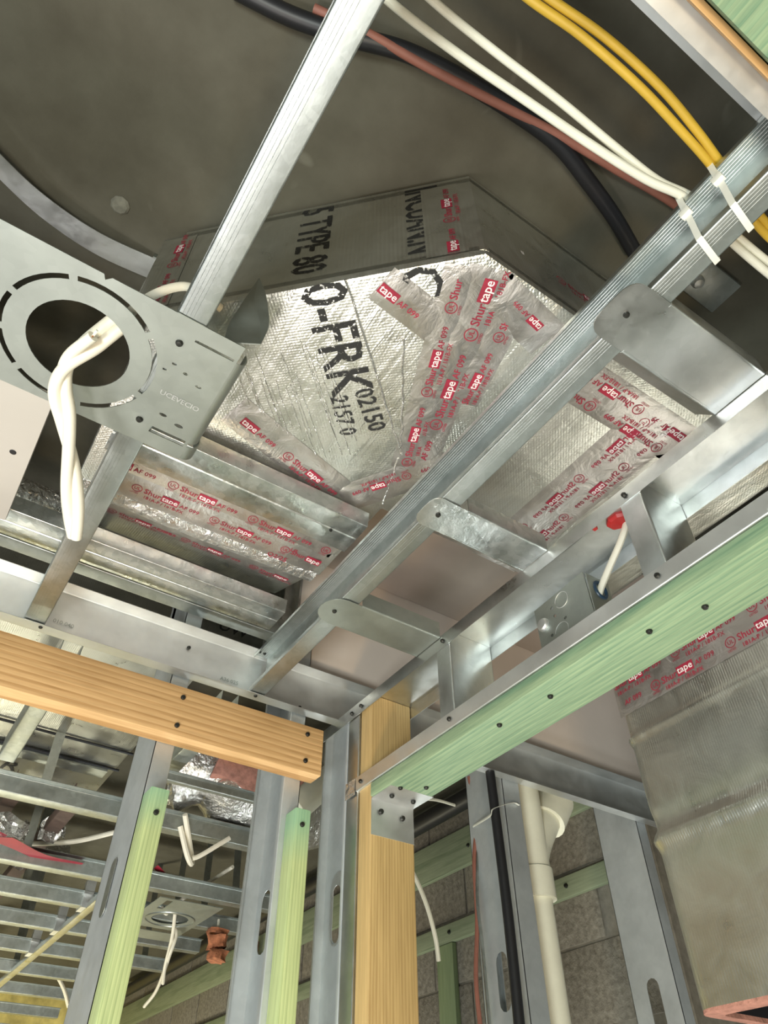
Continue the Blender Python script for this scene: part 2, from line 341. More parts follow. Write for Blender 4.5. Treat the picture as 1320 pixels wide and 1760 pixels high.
# ================================================================ CLIPS between joist and top track
def clip(y0, y1, xl, label, mat, slope, round_end):
    t = thing('blocking_clip', (.53, (y0 + y1) / 2, .705), label, 'clip', 'steel clips between the joist and the top track')
    n = 10; h = (y1 - y0) / 2; yc = (y0 + y1) / 2; rr = round_end
    end = []
    for k in range(n + 1):
        a = math.pi / 2 + math.pi * k / n
        end.append((xl + h * rr + h * rr * math.cos(a), yc + math.copysign(min(h, abs(h * math.sin(a)) ** (1 if rr > .9 else .55) * h ** (0 if rr > .9 else .45)), math.sin(a))))
    web = [(.639, y0), (.639, y1)] + end
    m = MB(); plate(m, web, [], lambda u, v, w: V((u, v, .7098 - w)), .0012)
    obj('web', m, mat, t, True)
    m = MB(); sheet(m, [(y0 + .004, .7092), (y0, .7092), (y0, .7092 + .030)], 'x', xl + .058, .639, .001, .003); obj('near_flange', m, mat, t)
    m = MB(); sheet(m, [(y1 - .003, .7092), (y1, .7092), (y1 + slope, .7092 + .024)], 'x', xl + .058, .639, -.001, .003); obj('far_flange', m, mat, t)
    screws(t, [(xl + .026, yc, .7084)], (0, 0, -1)); return t
clip(.150, .222, .418, 'large bright steel clip with clipped corners near the zip ties', GALV, .020, .55)
clip(.524, .582, .432, 'spangled steel clip between the two others', GALV_SP, .010, .6)
clip(.792, .862, .424, 'round-ended plain steel clip nearest the pine post', PLATE, .004, .95)
# ================================================================ CRIPPLE STUDS in the right wall
def cripple(y0, y1, label):
    t = thing('cripple_stud', (.69, y0, .54), label, 'stud', 'cripple studs above the green beam')
    m = MB(); sheet(m, [(.650, y1), (.6425, y1), (.6425, y0), (.7335, y0), (.7335, y1), (.726, y1)][1:5], 'z', .5385, .711, -.0011, .002)
    obj('web', m, GALV, t); m = MB(); sheet(m, [(.6424, y1 - .001), (.6424, y1), (.652, y1)], 'z', .5385, .711, -.0011, .002); obj('lip', m, GALV, t); return t
cripple(.772, .806, 'short cripple stud nearest the pine post')
cripple(.353, .387, 'short cripple stud beside the white cable and junction box')
# ================================================================ GREEN HEADER BEAM, POST, BRACKET
hb = thing('header_beam', (.687, .35, .513), 'green treated header beam under the steel header track', 'beam')
obj('board', MB().box(.642, .731, -.35, 1.012, .513, .5355), GREEN_Y, hb, True, .0015)
screws(hb, [(.665, .955, .5128), (.665, .70, .5128), (.672, .60, .5128), (.668, .42, .5128), (.685, .35, .5128), (.70, .93, .5128)], (0, 0, -1), .0042)
po = thing('jamb_post', (.689, 1.034, -1.6), 'pine jamb post standing under the top track', 'post')
obj('timber', MB().box(.6455, .733, 1.015, 1.053, -1.6, .711), PINE_Z, po, True, .002)
ab = thing('angle_bracket', (.69, 1.01, .46), 'small steel angle bracket joining the green beam to the pine post', 'bracket')
m = MB(); sheet(m, [(1.0145, .452), (1.0145, .5122), (.955, .5122)], 'x', .646, .733, -.0015, .003); obj('plate', m, GALV_LT, ab)
screws(ab, [(.664, 1.0125, .492), (.708, 1.0125, .490)], (0, -1, 0), .0048); screws(ab, [(.668, .985, .511), (.712, .985, .511)], (0, 0, -1), .0045)
# ================================================================ STUDS
def stud(name, xw, y0, y1, zb, zt, f, label, knocks, mat, group=None, fl=.034, lip=.009, ko=0):
    t = thing(name, (xw, (y0 + y1) / 2, zb), label, 'stud', group); yc = (y0 + y1) / 2
    m = MB(); plate(m, [(y0, zb), (y1, zb), (y1, zt), (y0, zt)], [slot(yc + ko, z, .034, .10) for z in knocks], lambda u, v, w: V((xw + f * w, u, v)), .0012); obj('web', m, mat, t, False)
    for nm, ya, s in (('near_flange', y0, 1), ('far_flange', y1, -1)):
        m = MB(); sheet(m, [(xw, ya), (xw + f * fl, ya), (xw + f * fl, ya + s * lip)], 'z', zb, zt, .0012 * f * s * 1, .002); obj(nm, m, mat, t)
    return t
s1 = stud('wall_stud', .300, 1.157, 1.285, -1.6, .95, 1, 'closed-face steel stud behind the green strip with the yellowish middle', [], STUDM)
m = MB(); plate(m, slot(1.222, .365, .026, .085), [], lambda u, v, w: V((.2988 - w, u, v)), .0008); obj('knockout_tab', m, GALV_DK, s1)
s2 = stud('wall_stud', .580, 1.157, 1.285, -1.6, .95, -1, 'open steel stud with a dark slot beside the second green strip', [.365, -.25], STUDM, ko=.028)
cs = stud('corner_stud', .664, 1.098, 1.19, -1.6, .711, -1, 'steel corner stud with a hooked slot beside the pine post', [.372, -.2], STUDM, fl=.020, lip=.006)
m = MB(); ring = slot(1.144, .375, .046, .115); plate(m, ring, [slot(1.147, .366, .028, .09)], lambda u, v, w: V((.6622 - w, u, v)), .0008); obj('slot_rim', m, GALV_LT, cs)
js = thing('jamb_stud', (.66, 1.075, -1.6), 'narrow steel stud flange screwed to the pine post', 'stud')
m = MB(); sheet(m, [(.72, 1.056), (.6425, 1.056), (.6425, 1.093), (.652, 1.093)], 'z', -1.6, .71, -.0011, .002); obj('flange', m, GALV, js)
m = MB(); m.box(.6392, .6400, 1.06, 1.092, .532, .562); obj('bent_tab', m, FOIL_CR, hdr)
s3 = stud('wall_stud', 1.085, 1.157, 1.283, -1.6, .79, 1, 'steel stud behind the black pipe and beside the white drain', [.33, -.3], STUDM, fl=.05)
s4 = stud('wall_stud', 1.522, 1.157, 1.283, -1.6, .79, 1, 'steel stud with an open slot beside the hanging foil duct', [.335, -.3], STUDM)
# pine blocking and green strips
pb = thing('blocking_board', (.25, 1.136, .578), 'pine blocking board screwed across the steel studs', 'board')
obj('board', MB().box(-1.2, .601, 1.117, 1.156, .578, .668), PINE_X, pb, True, .002)
screws(pb, [(.318, 1.1168, .648), (.318, 1.1168, .595), (.566, 1.1168, .650), (.566, 1.1168, .598)], (0, -1, 0), .0045)
g1 = thing('nailing_strip', (.32, 1.136, -1.6), 'green treated strip on the stud below the middle of the pine board', 'strip', 'treated strips on the left wall studs')
obj('strip', MB().box(.300, .331, 1.117, 1.156, -1.6, .487), GREEN_Z, g1, True, .003); screws(g1, [(.316, 1.1168, .448)], (0, -1, 0), .0045)
g2 = thing('nailing_strip', (.57, 1.136, -1.6), 'green treated strip on the open stud below the end of the pine board', 'strip', 'treated strips on the left wall studs')
obj('strip', MB().box(.556, .586, 1.117, 1.156, -1.6, .512), GREEN_Z, g2, True, .003); screws(g2, [(.570, 1.1168, .484)], (0, -1, 0), .0045)
DN = (0, 0, -1)
# ================================================================ FOIL DUCT ELBOW
ZD = .86
dt = thing('duct_elbow', (.45, .6, ZD), 'foil-faced duct board elbow hung under the slab above the joists', 'duct')
outl = [(.328, .263), (.975, .268), (.975, .715), (.468, .715), (.468, .93), (.012, .93), (.006, .58)]
m = MB(); n = len(outl); m.loops([[V((x, y, z)) for x, y in outl] for z in (ZD, ZD + .03)])
obj('bottom_panel', m, FOIL, dt, True, .007)
def wallp(a, b, name, mat, z0=ZD + .012, z1=1.112, th=.025):
    a, b = V((*a, 0)), V((*b, 0)); d = (b - a).normalized(); nn = V((-d.y, d.x, 0)) * th
    m = MB(); m.loops([[p + V((0, 0, z)) for p in (a, b, b + nn, a + nn)] for z in (z0, z1)]); return obj(name, m, mat, dt)
for i in range(7):
    if i not in (1,): wallp(outl[i], outl[(i + 1) % 7], 'side_panel', FOIL_FLAT)
obj('top_panel', MB().loops([[V((x, y, z)) for x, y in outl] for z in (1.098, 1.12)]), FOIL_FLAT, dt)
m = MB(); m.loops([[V((x, .93, ZD)), V((x, 1.10, .925)), V((x, 1.10, .965)), V((x, .93, ZD + .04))] for x in (.03, .455)]); obj('rising_panel', m, FOIL_FLAT, dt, True, .006)
# folded lip between the flat run and the rising panel
m = MB(); m.tube([(.02, .938, ZD + .008), (.2, .94, ZD + .006), (.46, .936, ZD + .008)], .012, 8, .02); obj('folded_lip', m, FOIL_CR, dt)
tape(dt, (.06, 1.02, .8943), (.445, 1.02, .8943), (0, -.934, -.357), .085, (0, .357, -.934), [(.020, .12)], .95, .0008, extra=[('Q2/25', .11, .018, .014)])
# mitre seams standing slightly proud
for a, b in (((.426, .593), (.20, .39)), ((.426, .593), (.31, .42)), ((.426, .60), (.46, .70))):
    P = [V((a[0] + (b[0] - a[0]) * k / 12 + random.uniform(-.002, .002), a[1] + (b[1] - a[1]) * k / 12 + random.uniform(-.002, .002), ZD - .001)) for k in range(13)]
    obj('seam', MB().tube(P, .0022, 6, .0016), FOIL_CR, dt)
D = lambda px, py: at(px, py, 'z', ZD - .0005)
UPY = V((0, -1, 0))
tape(dt, (.045, .872, ZD), (.455, .872, ZD), UPY, .085, DN, [(.012, .05), (.052, .135)], 1.0, .0016, extra=[('Q2/25', .055, .050, .017)])
tape(dt, (.055, .930, ZD), (.45, .930, ZD), UPY, .062, DN, [(.032, .10)], .95, .0022, extra=[('Q2/25', .30, .006, .015), ('US', .33, .040, .012)])
e = D(560, 862); s0 = D(378, 722)
tape(dt, s0, e, V((.5, -.85, 0)), .062, DN, [(.022, .03)], .95, .0014)
a, b = D(722, 808), D(828, 462)
tape(dt, a, b, V((-1, -.2, 0)), .048, DN, [(.020, -.005)], .95, .0014)
a, b = D(750, 800), D(885, 470)
tape(dt, a, b, V((-1, -.2, 0)), .06, DN, [(.020, .09)], 1.1, .0014)
a, b = D(820, 700), D(915, 520)
tape(dt, a, b, V((-1, -.3, 0)), .05, DN, [(.016, .02)], .9, .0014)
a, b = D(575, 838), D(760, 775)
tape(dt, b, a, V((.2, 1, 0)), .06, DN, [(.020, .06)], .85, .0014)
tape(dt, D(632, 512), D(735, 590), V((.6, -.8, 0)), .055, DN, [(.018, .05)], .95, .001)
tape(dt, D(972, 560), D(880, 470), V((.2, 1, 0)), .06, DN, [(.02, .02)], .8, .003)
tape(dt, (.775, .300, ZD), (.53, .300, ZD), V((0, 1, 0)), .075, DN, [(.02, .05), (.055, .13)], 1.0, .003)
tape(dt, (.98 - .215, .30, ZD), (.98 - .215, .715, ZD), V((-1, 0, 0)), .10, DN, [(.022, .03), (.064, .11)], .95, .0018)
tape(dt, (.50, .712, ZD), (.80, .712, ZD), UPY, .06, DN, [(.02, .05)], .9, .0035)
cr = MB(); R2 = random.Random(7)      # fine raised creases of the facing beside the black print
for i in range(20):
    x = 405 + i * 8.5; y0 = 600 + R2.uniform(0, 90) - i * 1.5; y1 = 745 + R2.uniform(-30, 45)
    cr.tube([D(x + (y - y0) * .36 + R2.uniform(-1.5, 1.5), y) for y in (y0, y0 * .7 + y1 * .3, y0 * .35 + y1 * .65, y1)], .0011, 5, .0007, 3)
obj('crease', cr, FOIL_CR, dt)['kind'] = 'stuff'
# printed tape and black board marking on the dark sides
nD = V((-.701, -.713, 0)).normalized(); eD = V((.713, -.701, 0)).normalized(); cA = V((.328, .263, 0))
fp = lambda s, z: cA - eD * s + V((0, 0, z)) + nD * .0006
tape(dt, fp(.020, .875), fp(.020, 1.10), -eD, .055, nD, [(.014, .05)], .95, .0008, FOIL_FLAT)
tape(dt, fp(.43, .88), fp(.43, 1.10), -eD, .055, nD, [(.014, .02)], .9, .0008, FOIL_FLAT)
tape(dt, (.345, .2662, .93), (.64, .2662, .93), (0, 0, 1), .06, (0, -1, 0), [(.02, .02)], 1, .0008, FOIL_FLAT)
bk = MB()
def black(s, off, zstart, size, sx=1.0):              # reads down the side
    put(bk, s, 0, 0, size, lambda u, v: fp(off - v, zstart - u), sx)
def blackb(s, p, U, size, sx=1.0):                    # reads across the bottom panel
    U = V(U).normalized(); Vv = V((U.y, -U.x, 0)); p = V(p); put(bk, s, 0, 0, size, lambda u, v: p + U * u + Vv * v + V((0, 0, -.0008)), sx)
black('5 TYPE 80', .258, 1.112, .070, .72); black('INCUAN.N', .098, 1.112, .070, .64)
dU = V((.72, .69, 0))
blackb('0-FRK', D(513, 492), D(563, 650) - D(513, 492), .088, .80)
blackb('02150', D(608, 672), D(640, 755) - D(608, 672), .040, .80); blackb('2157 0', D(567, 683), D(590, 745) - D(572, 680), .038, .70)
blackb('C', D(682, 462), D(690, 500) - D(682, 462), .08, .9)
obj('black_print', bk, INK_WORN, dt, False)['kind'] = 'stuff'
# ================================================================ DROP DUCT on the right
dd = thing('drop_duct', (1.18, .5, .195), 'foil duct board drop hanging open beside the drain stud', 'duct')
def rring(x0, x1, y0, y1, r, z, k=5):
    out = []
    for cx, cy, a0 in ((x1 - r, y1 - r, 0), (x0 + r, y1 - r, 90), (x0 + r, y0 + r, 180), (x1 - r, y0 + r, 270)):
        for i in range(k + 1):
            a = math.radians(a0 + 90 * i / k); out.append(V((cx + r * math.cos(a), cy + r * math.sin(a), z)))
    return out
zs = [.2 + .655 * i / 110 for i in range(111)]
def dbulge(z): return .006 * math.exp(-((z - .42) / .012) ** 2) + .004 * math.exp(-((z - .585) / .006) ** 2) - .003 * math.exp(-((z - .44) / .02) ** 2)
m = MB(); m.loops([rring(.98 - dbulge(z), 1.42, .262, .728 + dbulge(z), .03, z) for z in zs], True, False); obj('foil_jacket', m, FOIL_FLAT, dd)
m = MB(); m.loops([rring(1.004, 1.396, .286, .704, .012, z) for z in (.85, .2)], True, False); obj('inner_lining', m, BLACK, dd)
o1, i1 = rring(.98, 1.42, .262, .728, .03, .2), rring(1.004, 1.396, .286, .704, .012, .2)
m = MB(); m.loops([o1, [p + V((0, 0, -.004)) for p in o1], [p + V((0, 0, -.006)) for p in i1], i1], True, False); obj('raw_edge', m, GLASSW, dd, label='raw pink fibreglass edge')
tape(dd, (.979, .722, .628), (.979, .30, .628), (0, 0, 1), .08, (-1, 0, 0), [(.016, .075), (.052, .02)], 1.05, .0012)
# ================================================================ DUCT HANGER STRIPS (along X)
def hstrip(y0, y1, z0, x0, x1, label, mat, sc=()):
    t = thing('hanger_strip', ((x0 + x1) / 2, (y0 + y1) / 2, z0), label, 'strip', 'steel hanger strips under the duct')
    m = MB(); ym = (y0 + y1) / 2
    sheet(m, [(y0, z0 + .028), (y0 + .004, z0), (ym - .002, z0 - .0005), (ym, z0 + .0015), (ym + .002, z0 - .0005), (y1, z0), (y1, z0 + .02)], 'x', x0, x1, .0011, .0015, 6)
    obj('channel', m, mat, t)
    for p in sc: screws(t, [p], (0, 0, -1), .003)
    return t
hstrip(.722, .802, .818, .028, .448, 'pale steel hanger strip passing under the printed tape', GALV_SP, [(.40, .765, .8165)])
hstrip(1.032, 1.105, .838, -.25, .455, 'spangled steel hanger strip nearest the ledger', GALV_SP)
# dark runner, short upright and panel left of the duct
rn = thing('cross_runner', (.12, 1.13, .83), 'dark steel runner between the hanger strip and the ledger', 'runner')
m = MB(); sheet(m, [(1.118, .885), (1.118, .845), (1.15, .845)], 'x', -.3, .5, .0011, .002); obj('angle', m, GALV_DK, rn)
up = thing('duct_hanger', (.53, 1.17, .80), 'dark upright steel hanger at the edge of the pink drywall', 'hanger')
m = MB(); sheet(m, [(.478, 1.185), (.505, 1.165), (.545, 1.185)], 'z', .80, 1.13, .0012, .003); obj('angle', m, GALV_DK, up)
pn = thing('beige_panel', (-.25, .72, .81), 'pale beige ceiling panel with one small hole beside the light plate', 'panel')
obj('sheet', MB().box(-.45, -.058, .745, 1.035, .81, .822), PANEL, pn, True, .002); obj('hole', MB().disc((-.083, .875, .8099), DN, .005, .0008, 12, False), BLACK, pn)
tag(obj('concrete_patch', MB().disc(at(207, 352, 'z', 1.131), DN, .015, .006, 9), plain('pale_concrete', (.15, .145, .115), .9, 0, .3, 60, .6)), 'pale rough lump of patched concrete above the curved strap', 'patch')
# curved strap on the slab
st = thing('metal_strap', (-.13, .66, 1.0), 'bright curved metal strap ending at a screw on the slab', 'strap')
pts = spline([at(-90, 190, 'z', 1.08), at(5, 292, 'z', 1.09), at(80, 360, 'z', 1.095), at(170, 420, 'z', 1.10), at(275, 468, 'z', 1.118)], 6)
w = V((.25, .95, 0)) * .02
m = MB(); m.loops([[p - w, p + w, p + w + V((0, 0, .0015)), p - w + V((0, 0, .0015))] for p in pts]); obj('strip', m, GALV, st)
pe = at(275, 470, 'z', 1.114); obj('screw', MB().disc(pe, DN, .007, .006), GALV_DK, st)
obj('foot', MB().box(pe.x - .02, pe.x + .018, pe.y - .02, pe.y + .02, 1.118, 1.1295), GALV_DK, st)
# ================================================================ LIGHT MOUNTING PLATE
lp = thing('mounting_plate', (-.05, .557, .70), 'steel light mounting plate with a round hole screwed under the joist', 'plate')
ZP = .7095; xr = .112
outer = [(-.48, .457), (-.052, .457), (-.049, .463), (-.043, .457), (xr, .457), (xr, .657), (-.040, .657), (-.045, .651), (-.048, .657), (-.48, .657)]
C = (-.049, .559); ro, ri, rh = .0880, .0820, .0570
holes = [circ(C[0], C[1], rh, rh, 44)]
gaps = [20, 75, 128, 165, 200, 250, 318]
for i, g in enumerate(gaps):
    a0 = g + 3; a1 = (gaps + [380])[i + 1] - 3; k = max(3, int((a1 - a0) / 6)); A = [math.radians(a0 + (a1 - a0) * j / k) for j in range(k + 1)]
    holes.append([(C[0] + ro * math.cos(t), C[1] + ro * math.sin(t)) for t in A] + [(C[0] + ri * math.cos(t), C[1] + ri * math.sin(t)) for t in A[::-1]])
holes += [[(.060, .478), (xr - .004, .478), (xr - .004, .4815), (.060, .4815)], [(.062, .624), (xr - .004, .624), (xr - .004, .6345), (.062, .6345)]]
for cx, cy, w_, h_ in ((.068, .528, .004, .003), (.088, .537, .006, .0028), (.068, .600, .008, .004), (.091, .606, .010, .0042), (.052, .522, .004, .003), (.045, .535, .003, .003)):
    holes.append(circ(cx, cy, w_ / 2 + .001, h_ / 2 + .0005, 10))
m = MB(); plate(m, outer, holes, lambda u, v, w: V((u, v, ZP - w)), .0012); obj('sheet', m, PLATE, lp, False)
def curl(y0, y1, R, h, taper0, taper1, name):
    m = MB(); L = []
    prof = [(xr + R * math.sin(t), ZP + R - R * math.cos(t)) for t in [math.pi / 2 * k / 8 for k in range(9)]]
    prof += [(xr + R - .02 * (k / 6) ** 2 * (h / .1), ZP + R + h * k / 6) for k in range(1, 7)]; n = len(prof)
    for k, (x, z) in enumerate(prof):
        f = max(0, (k - 8) / (n - 9)); a = y0 + taper0 * f * f; b = y1 - taper1 * f * f
        L.append([V((x, a, z)), V((x, b, z)), V((x - .0012, b, z + .0003)), V((x - .0012, a, z + .0003))])
    m.loops(L); return obj(name, m, PLATE, lp)
fl = [[(385, 588, .713), (392, 560, .745), (413, 525, .775), (432, 497, .805), (444, 479, .83)], [(447, 591, .7115), (449, 568, .74), (444, 540, .765), (437, 514, .79), (445, 478.5, .83)], [(449, 590, .712), (462, 560, .745), (461, 530, .775), (455, 500, .805), (446, 478, .83)]]
rows_ = [spline([at(x, y, 'z', z) for x, y, z in c], 4) for c in fl]; m = MB()
for a_, b_ in ((0, 1), (1, 2)): m.loops([[rows_[a_][i], rows_[b_][i], rows_[b_][i] + V((.0006, .0010, 0)), rows_[a_][i] + V((.0006, .0010, 0))] for i in range(len(rows_[0]))])
obj('bent_tab', m, PLATE, lp)
curl(.4825, .627, .012, .012, 0, 0, 'bent_edge'); curl(.634, .657, .016, .015, 0, .004, 'bent_tab')
tl = MB(); mpp = lambda u, v: V((.052 + u, .571 + v * 1 + u * .02, ZP - .0016))
put(tl, 'UCEVECIO', 0, 0, .0105, lambda u, v: mpp(u, -v)); obj('embossed_letters', tl, GALV_LT, lp, False)
screws(lp, [(.046, .492, ZP - .001), (.046, .622, ZP - .001)], DN, .0045)
# twisted white cables hanging through the plate hole
def wpath(pp): return [at(x, y, 'z', z) for x, y, z in pp]
hc = thing('hanging_cable', at(125, 900, 'z', .60), 'twisted pair of cream cables hanging out of the plate hole', 'cable')
cc = spline(wpath([(215, 545, .735), (165, 585, .712), (118, 625, .692), (104, 668, .680), (112, 720, .668), (121, 790, .655), (125, 860, .643), (128, 922, .632)]), 6)
for s_ in (0, math.pi):
    P = []
    for i, p in enumerate(cc):
        t = i / (len(cc) - 1); tw = s_ + 8.5 * max(0, t - .15); T = (cc[min(i + 1, len(cc) - 1)] - cc[max(i - 1, 0)]).normalized(); a = T.cross(Fw).normalized()
        P.append(p + a * (.0068 * math.cos(tw)) - Fw * (.005 * math.sin(tw)))
    obj('cable', MB().tube(P, .0084, 12, .0074, 2), CREAM, hc)
tp = wpath([(104, 650, .684), (118, 612, .690), (160, 578, .694)]); obj('cut_end', MB().tube(tp, .0066, 10), CREAM, hc)
obj('conductor', MB().tube(wpath([(158, 580, .694), (167, 568, .694)]), .0016, 6), NYLON, hc); obj('bare_wire', MB().tube(wpath([(155, 584, .692), (160, 577, .692)]), .001, 6), COPPER, hc)
fc = thing('feed_cable', at(290, 500, 'z', .80), 'cream feed cable arching behind the light plate to the joist', 'cable')
obj('jacket', MB().tube(wpath([(215, 545, .735), (255, 512, .775), (300, 494, .80), (335, 497, .81), (380, 530, .815)]), .006, 10, .0045), CREAM, fc)
# ================================================================ CABLES ALONG THE SLAB
def cable(name, pp, r, mat, label, group=None, ry=None):
    P = wpath(pp); t = thing(name, P[len(P) // 2], label, 'cable', group); obj('jacket', MB().tube(P, r, 10, ry), mat, t); return t
cable('white_cable', [(560, -100, .93), (670, 3, .90), (790, 95, .865), (900, 170, .845), (1010, 245, .825), (1110, 308, .812), (1185, 345, .808), (1262, 420, .808), (1330, 478, .81), (1420, 550, .82)], .0062, WHITE_C, 'white cable sagging lowest towards the zip-tied joist', 'white cables tied to the joist', .0050)
cable('white_cable', [(640, -100, .93), (745, 2, .90), (850, 88, .87), (960, 172, .85), (1060, 255, .83), (1130, 310, .82), (1195, 343, .814), (1275, 413, .814), (1345, 470, .82), (1440, 545, .83)], .0060, WHITE_C, 'white cable running straighter beside the sagging one', 'white cables tied to the joist', .0048)
cable('yellow_cable', [(840, -60, .86), (912, 0, .85), (1000, 62, .84), (1100, 150, .825), (1175, 230, .815), (1222, 284, .809), (1300, 385, .809), (1345, 430, .81)], .0048, YELLOW, 'yellow cable on the side of the white cables', 'yellow cables tied to the joist', .0048)
cable('yellow_cable', [(880, -50, .86), (948, 0, .85), (1040, 64, .84), (1135, 150, .825), (1198, 225, .815), (1240, 282, .809), (1318, 385, .811), (1370, 440, .82)], .0046, YELLOW, 'yellow cable on the side of the treated board', 'yellow cables tied to the joist', .0048)
cable('black_cable', [(400, -22, 1.115), (500, 28, 1.11), (600, 62, 1.105), (700, 90, 1.105), (800, 140, 1.105), (890, 195, 1.105), (960, 248, 1.105), (1010, 310, 1.105), (1055, 372, 1.108), (1090, 432, 1.11)], .0125, BLACK, 'thick black cable dropping across the slab behind the white ones')
cable('copper_red_cable', [(540, 15, 1.115), (640, 62, 1.10), (740, 118, 1.095), (850, 175, 1.095), (960, 232, 1.10), (1060, 292, 1.10), (1160, 352, 1.11), (1240, 420, 1.12)], .0065, PINKC, 'thin reddish cable clipped along the black one')
cl = thing('cable_clip', at(1095, 435, 'z', 1.115), 'small pale clip holding the black cable end on the slab', 'clip'); obj('loop', MB().disc(at(1092, 432, 'z', 1.128), DN, .012, .02), WHITE_C, cl)
oc = thing('anchor_plate', at(1205, 500, 'z', 1.12), 'small steel anchor plate on the slab above the largest clip', 'plate')
pa = at(1215, 488, 'z', 1.12); obj('plate', MB().box(pa.x - .045, pa.x + .05, pa.y - .03, pa.y + .03, 1.117, 1.1295), GALV_DK, oc, True, .002); obj('bolt', MB().disc((pa.x - .02, pa.y + .005, 1.117), DN, .011, .012), GALV, oc)
# zip ties round the joist
def ziptie(yt, yb, label):
    t = thing('zip_tie', (.46, (yt + yb) / 2, .71), label, 'zip tie', 'white zip ties round the joist')
    P = [V((.4480, yt, .823)), V((.4440, yt + (yb - yt) * .25, .785)), V((.4424, yt + (yb - yt) * .5, .75)), V((.4418, yb, .7105)), V((.4432, yb, .7092)), V((.4770, yb + .006, .7092)), V((.4788, yb + .006, .7105)), V((.4788, yt, .823)), V((.4480, yt, .8235))]
    m = MB(); hw = V((0, .0034, 0)); L = []
    cen = V((.461, 0, .765))
    for p in P:
        o = (V((p.x, 0, p.z)) - cen).normalized() * .0013; L.append([p - hw, p + hw, p + hw + o, p - hw + o])
    m.loops(L); obj('strap', m, NYLON, t)
    ph = V((.4425, yt + (yb - yt) * .42, .762)); obj('head', MB().box(ph.x - .006, ph.x + .001, ph.y - .006, ph.y + .006, ph.z - .0055, ph.z + .0055), NYLON, t, True, .001); return t
ziptie(.078, .085, 'white zip tie holding the white cables to the joist'); ziptie(.036, .044, 'white zip tie holding the yellow cables to the joist')
# boards of the near wall at the top
pt = thing('pine_plate', (.4, -.04, .66), 'pine plate edge beside the steel ledger under the slab', 'board'); obj('board', MB().box(-1.2, .63, -.0475, -.041, .682, .708), PINE_X, pt, True, .001)
gp = thing('treated_plate', (.4, -.1, .66), 'green treated plate with a dark knot above the zip ties', 'board'); obj('board', MB().box(-1.2, .63, -.16, -.0485, .66, .70), GREEN_Y, gp, True, .002)
# ================================================================ JUNCTION BOX
jb = thing('junction_box', (.69, .54, .545), 'square steel junction box in the wall beside the white cable', 'box')
fo = [(.484, .540), (.588, .540), (.590, .646), (.488, .652)]
kh = [circ(.575, .612, .003, n=8)] + [circ(y, z, .0028, n=8) for y, z in ((.556, .630), (.553, .615), (.535, .600), (.565, .588), (.548, .574))]
m = MB(); plate(m, fo, kh, lambda u, v, w: V((.660 + w, u, v)), .0015); obj('face', m, PLATE, jb, False)
m = MB(); sheet(m, [(.660, .4845), (.705, .4845), (.705, .585), (.661, .588)], 'z', .5395, .646, -.0015, .002); obj('body', m, PLATE, jb)
for y, z in ((.535, .632), (.572, .556), (.545, .585)):
    A = [math.radians(a) for a in range(0, 331, 15)]; m = MB(); m.tube([(.6594, y + .0125 * math.cos(a), z + .0125 * math.sin(a)) for a in A], .0006, 5, sub=1); obj('knockout_ring', m, GALV_LT, jb)
obj('screw', MB().disc((.6598, .576, .612), (-1, 0, 0), .0105, .006, 14), GALV_LT, jb, label='large bright pan-head screw')
A = [math.radians(a) for a in range(0, 361, 20)]
obj('bushing', MB().tube([(.683 + .011 * math.cos(a), .4835, .625 + .013 * math.sin(a)) for a in A], .0032, 8, sub=1), CABLEBLUE, jb, label='dark blue cable bushing')
pc = thing('power_cable', (.685, .45, .65), 'cream cable running from the junction box to the red bushing', 'cable')
obj('jacket', MB().tube([(.686, .50, .600), (.683, .486, .622), (.684, .462, .648), (.687, .430, .682), (.690, .412, .712), (.690, .40, .75)], .0058, 10, .0048), CREAM, pc)
rbush = MB()
for k in range(1): rbush.loops([[V((.680 + .015 * math.cos(a) * (1 if i < 2 else .8), .420 + .019 * math.sin(a) * (1 if i < 2 else .8), .7115 - .004 * i)) for a in [math.radians(22 + 45 * j) for j in range(8)]] for i in range(3)])
rbush.box(.655, .664, .446, .452, .704, .709)
tag(obj('cable_bushing', rbush, RED, None, False), 'red plastic cable bushing in the top track', 'bushing')
# ================================================================ PIPES BEHIND THE OPENING
pv = thing('drain_pipe', (1.215, 1.235, -1.6), 'white plastic drain pipe with a branch fitting behind the ledger', 'pipe')
px_, py_ = 1.222, 1.232
obj('pipe', MB().tube([(px_, py_, -1.6), (px_, py_, .55)], .030, 24), PVC, pv)
obj('coupling', MB().tube([(px_, py_, .498), (px_, py_, .560)], .040, 24), PVC, pv)
m = MB(); m.tube([(px_, py_, .556), (px_, py_, .79)], .036, 24); obj('fitting', m, PVC, pv)
m = MB(); m.tube([(px_, py_, .585), (px_ + .03, py_ + .01, .63), (px_ + .095, py_ + .02, .715), (px_ + .12, py_ + .02, .76)], .036, 20); m.tube([(px_ + .080, py_ + .018, .690), (px_ + .128, py_ + .02, .755)], .046, 20); obj('branch', m, PVC, pv)
bp = thing('black_pipe', (1.1, 1.14, -1.6), 'thin black pipe strapped to the steel stud behind the opening', 'pipe')
obj('pipe', MB().tube([at(842, 1325, 'y', 1.142), at(858, 1450, 'y', 1.142), at(874, 1580, 'y', 1.142), at(893, 1765, 'y', 1.142), at(915, 2000, 'y', 1.142)], .0105, 12), BLACK, bp)
w1 = thing('brown_wire', (1.0, 1.28, .3), 'dark brown wire hanging along the stud edge', 'cable')
obj('wire', MB().tube([at(806, 1335, 'y', 1.27), at(819, 1400, 'y', 1.27), at(815, 1480, 'y', 1.27), at(820, 1580, 'y', 1.27), at(818, 1680, 'y', 1.27), at(826, 1770, 'y', 1.27)], .0045, 8), PINKC, w1)
w2 = thing('grey_wire', (1.03, 1.26, .3), 'grey wire looping down the face of the stud', 'cable')
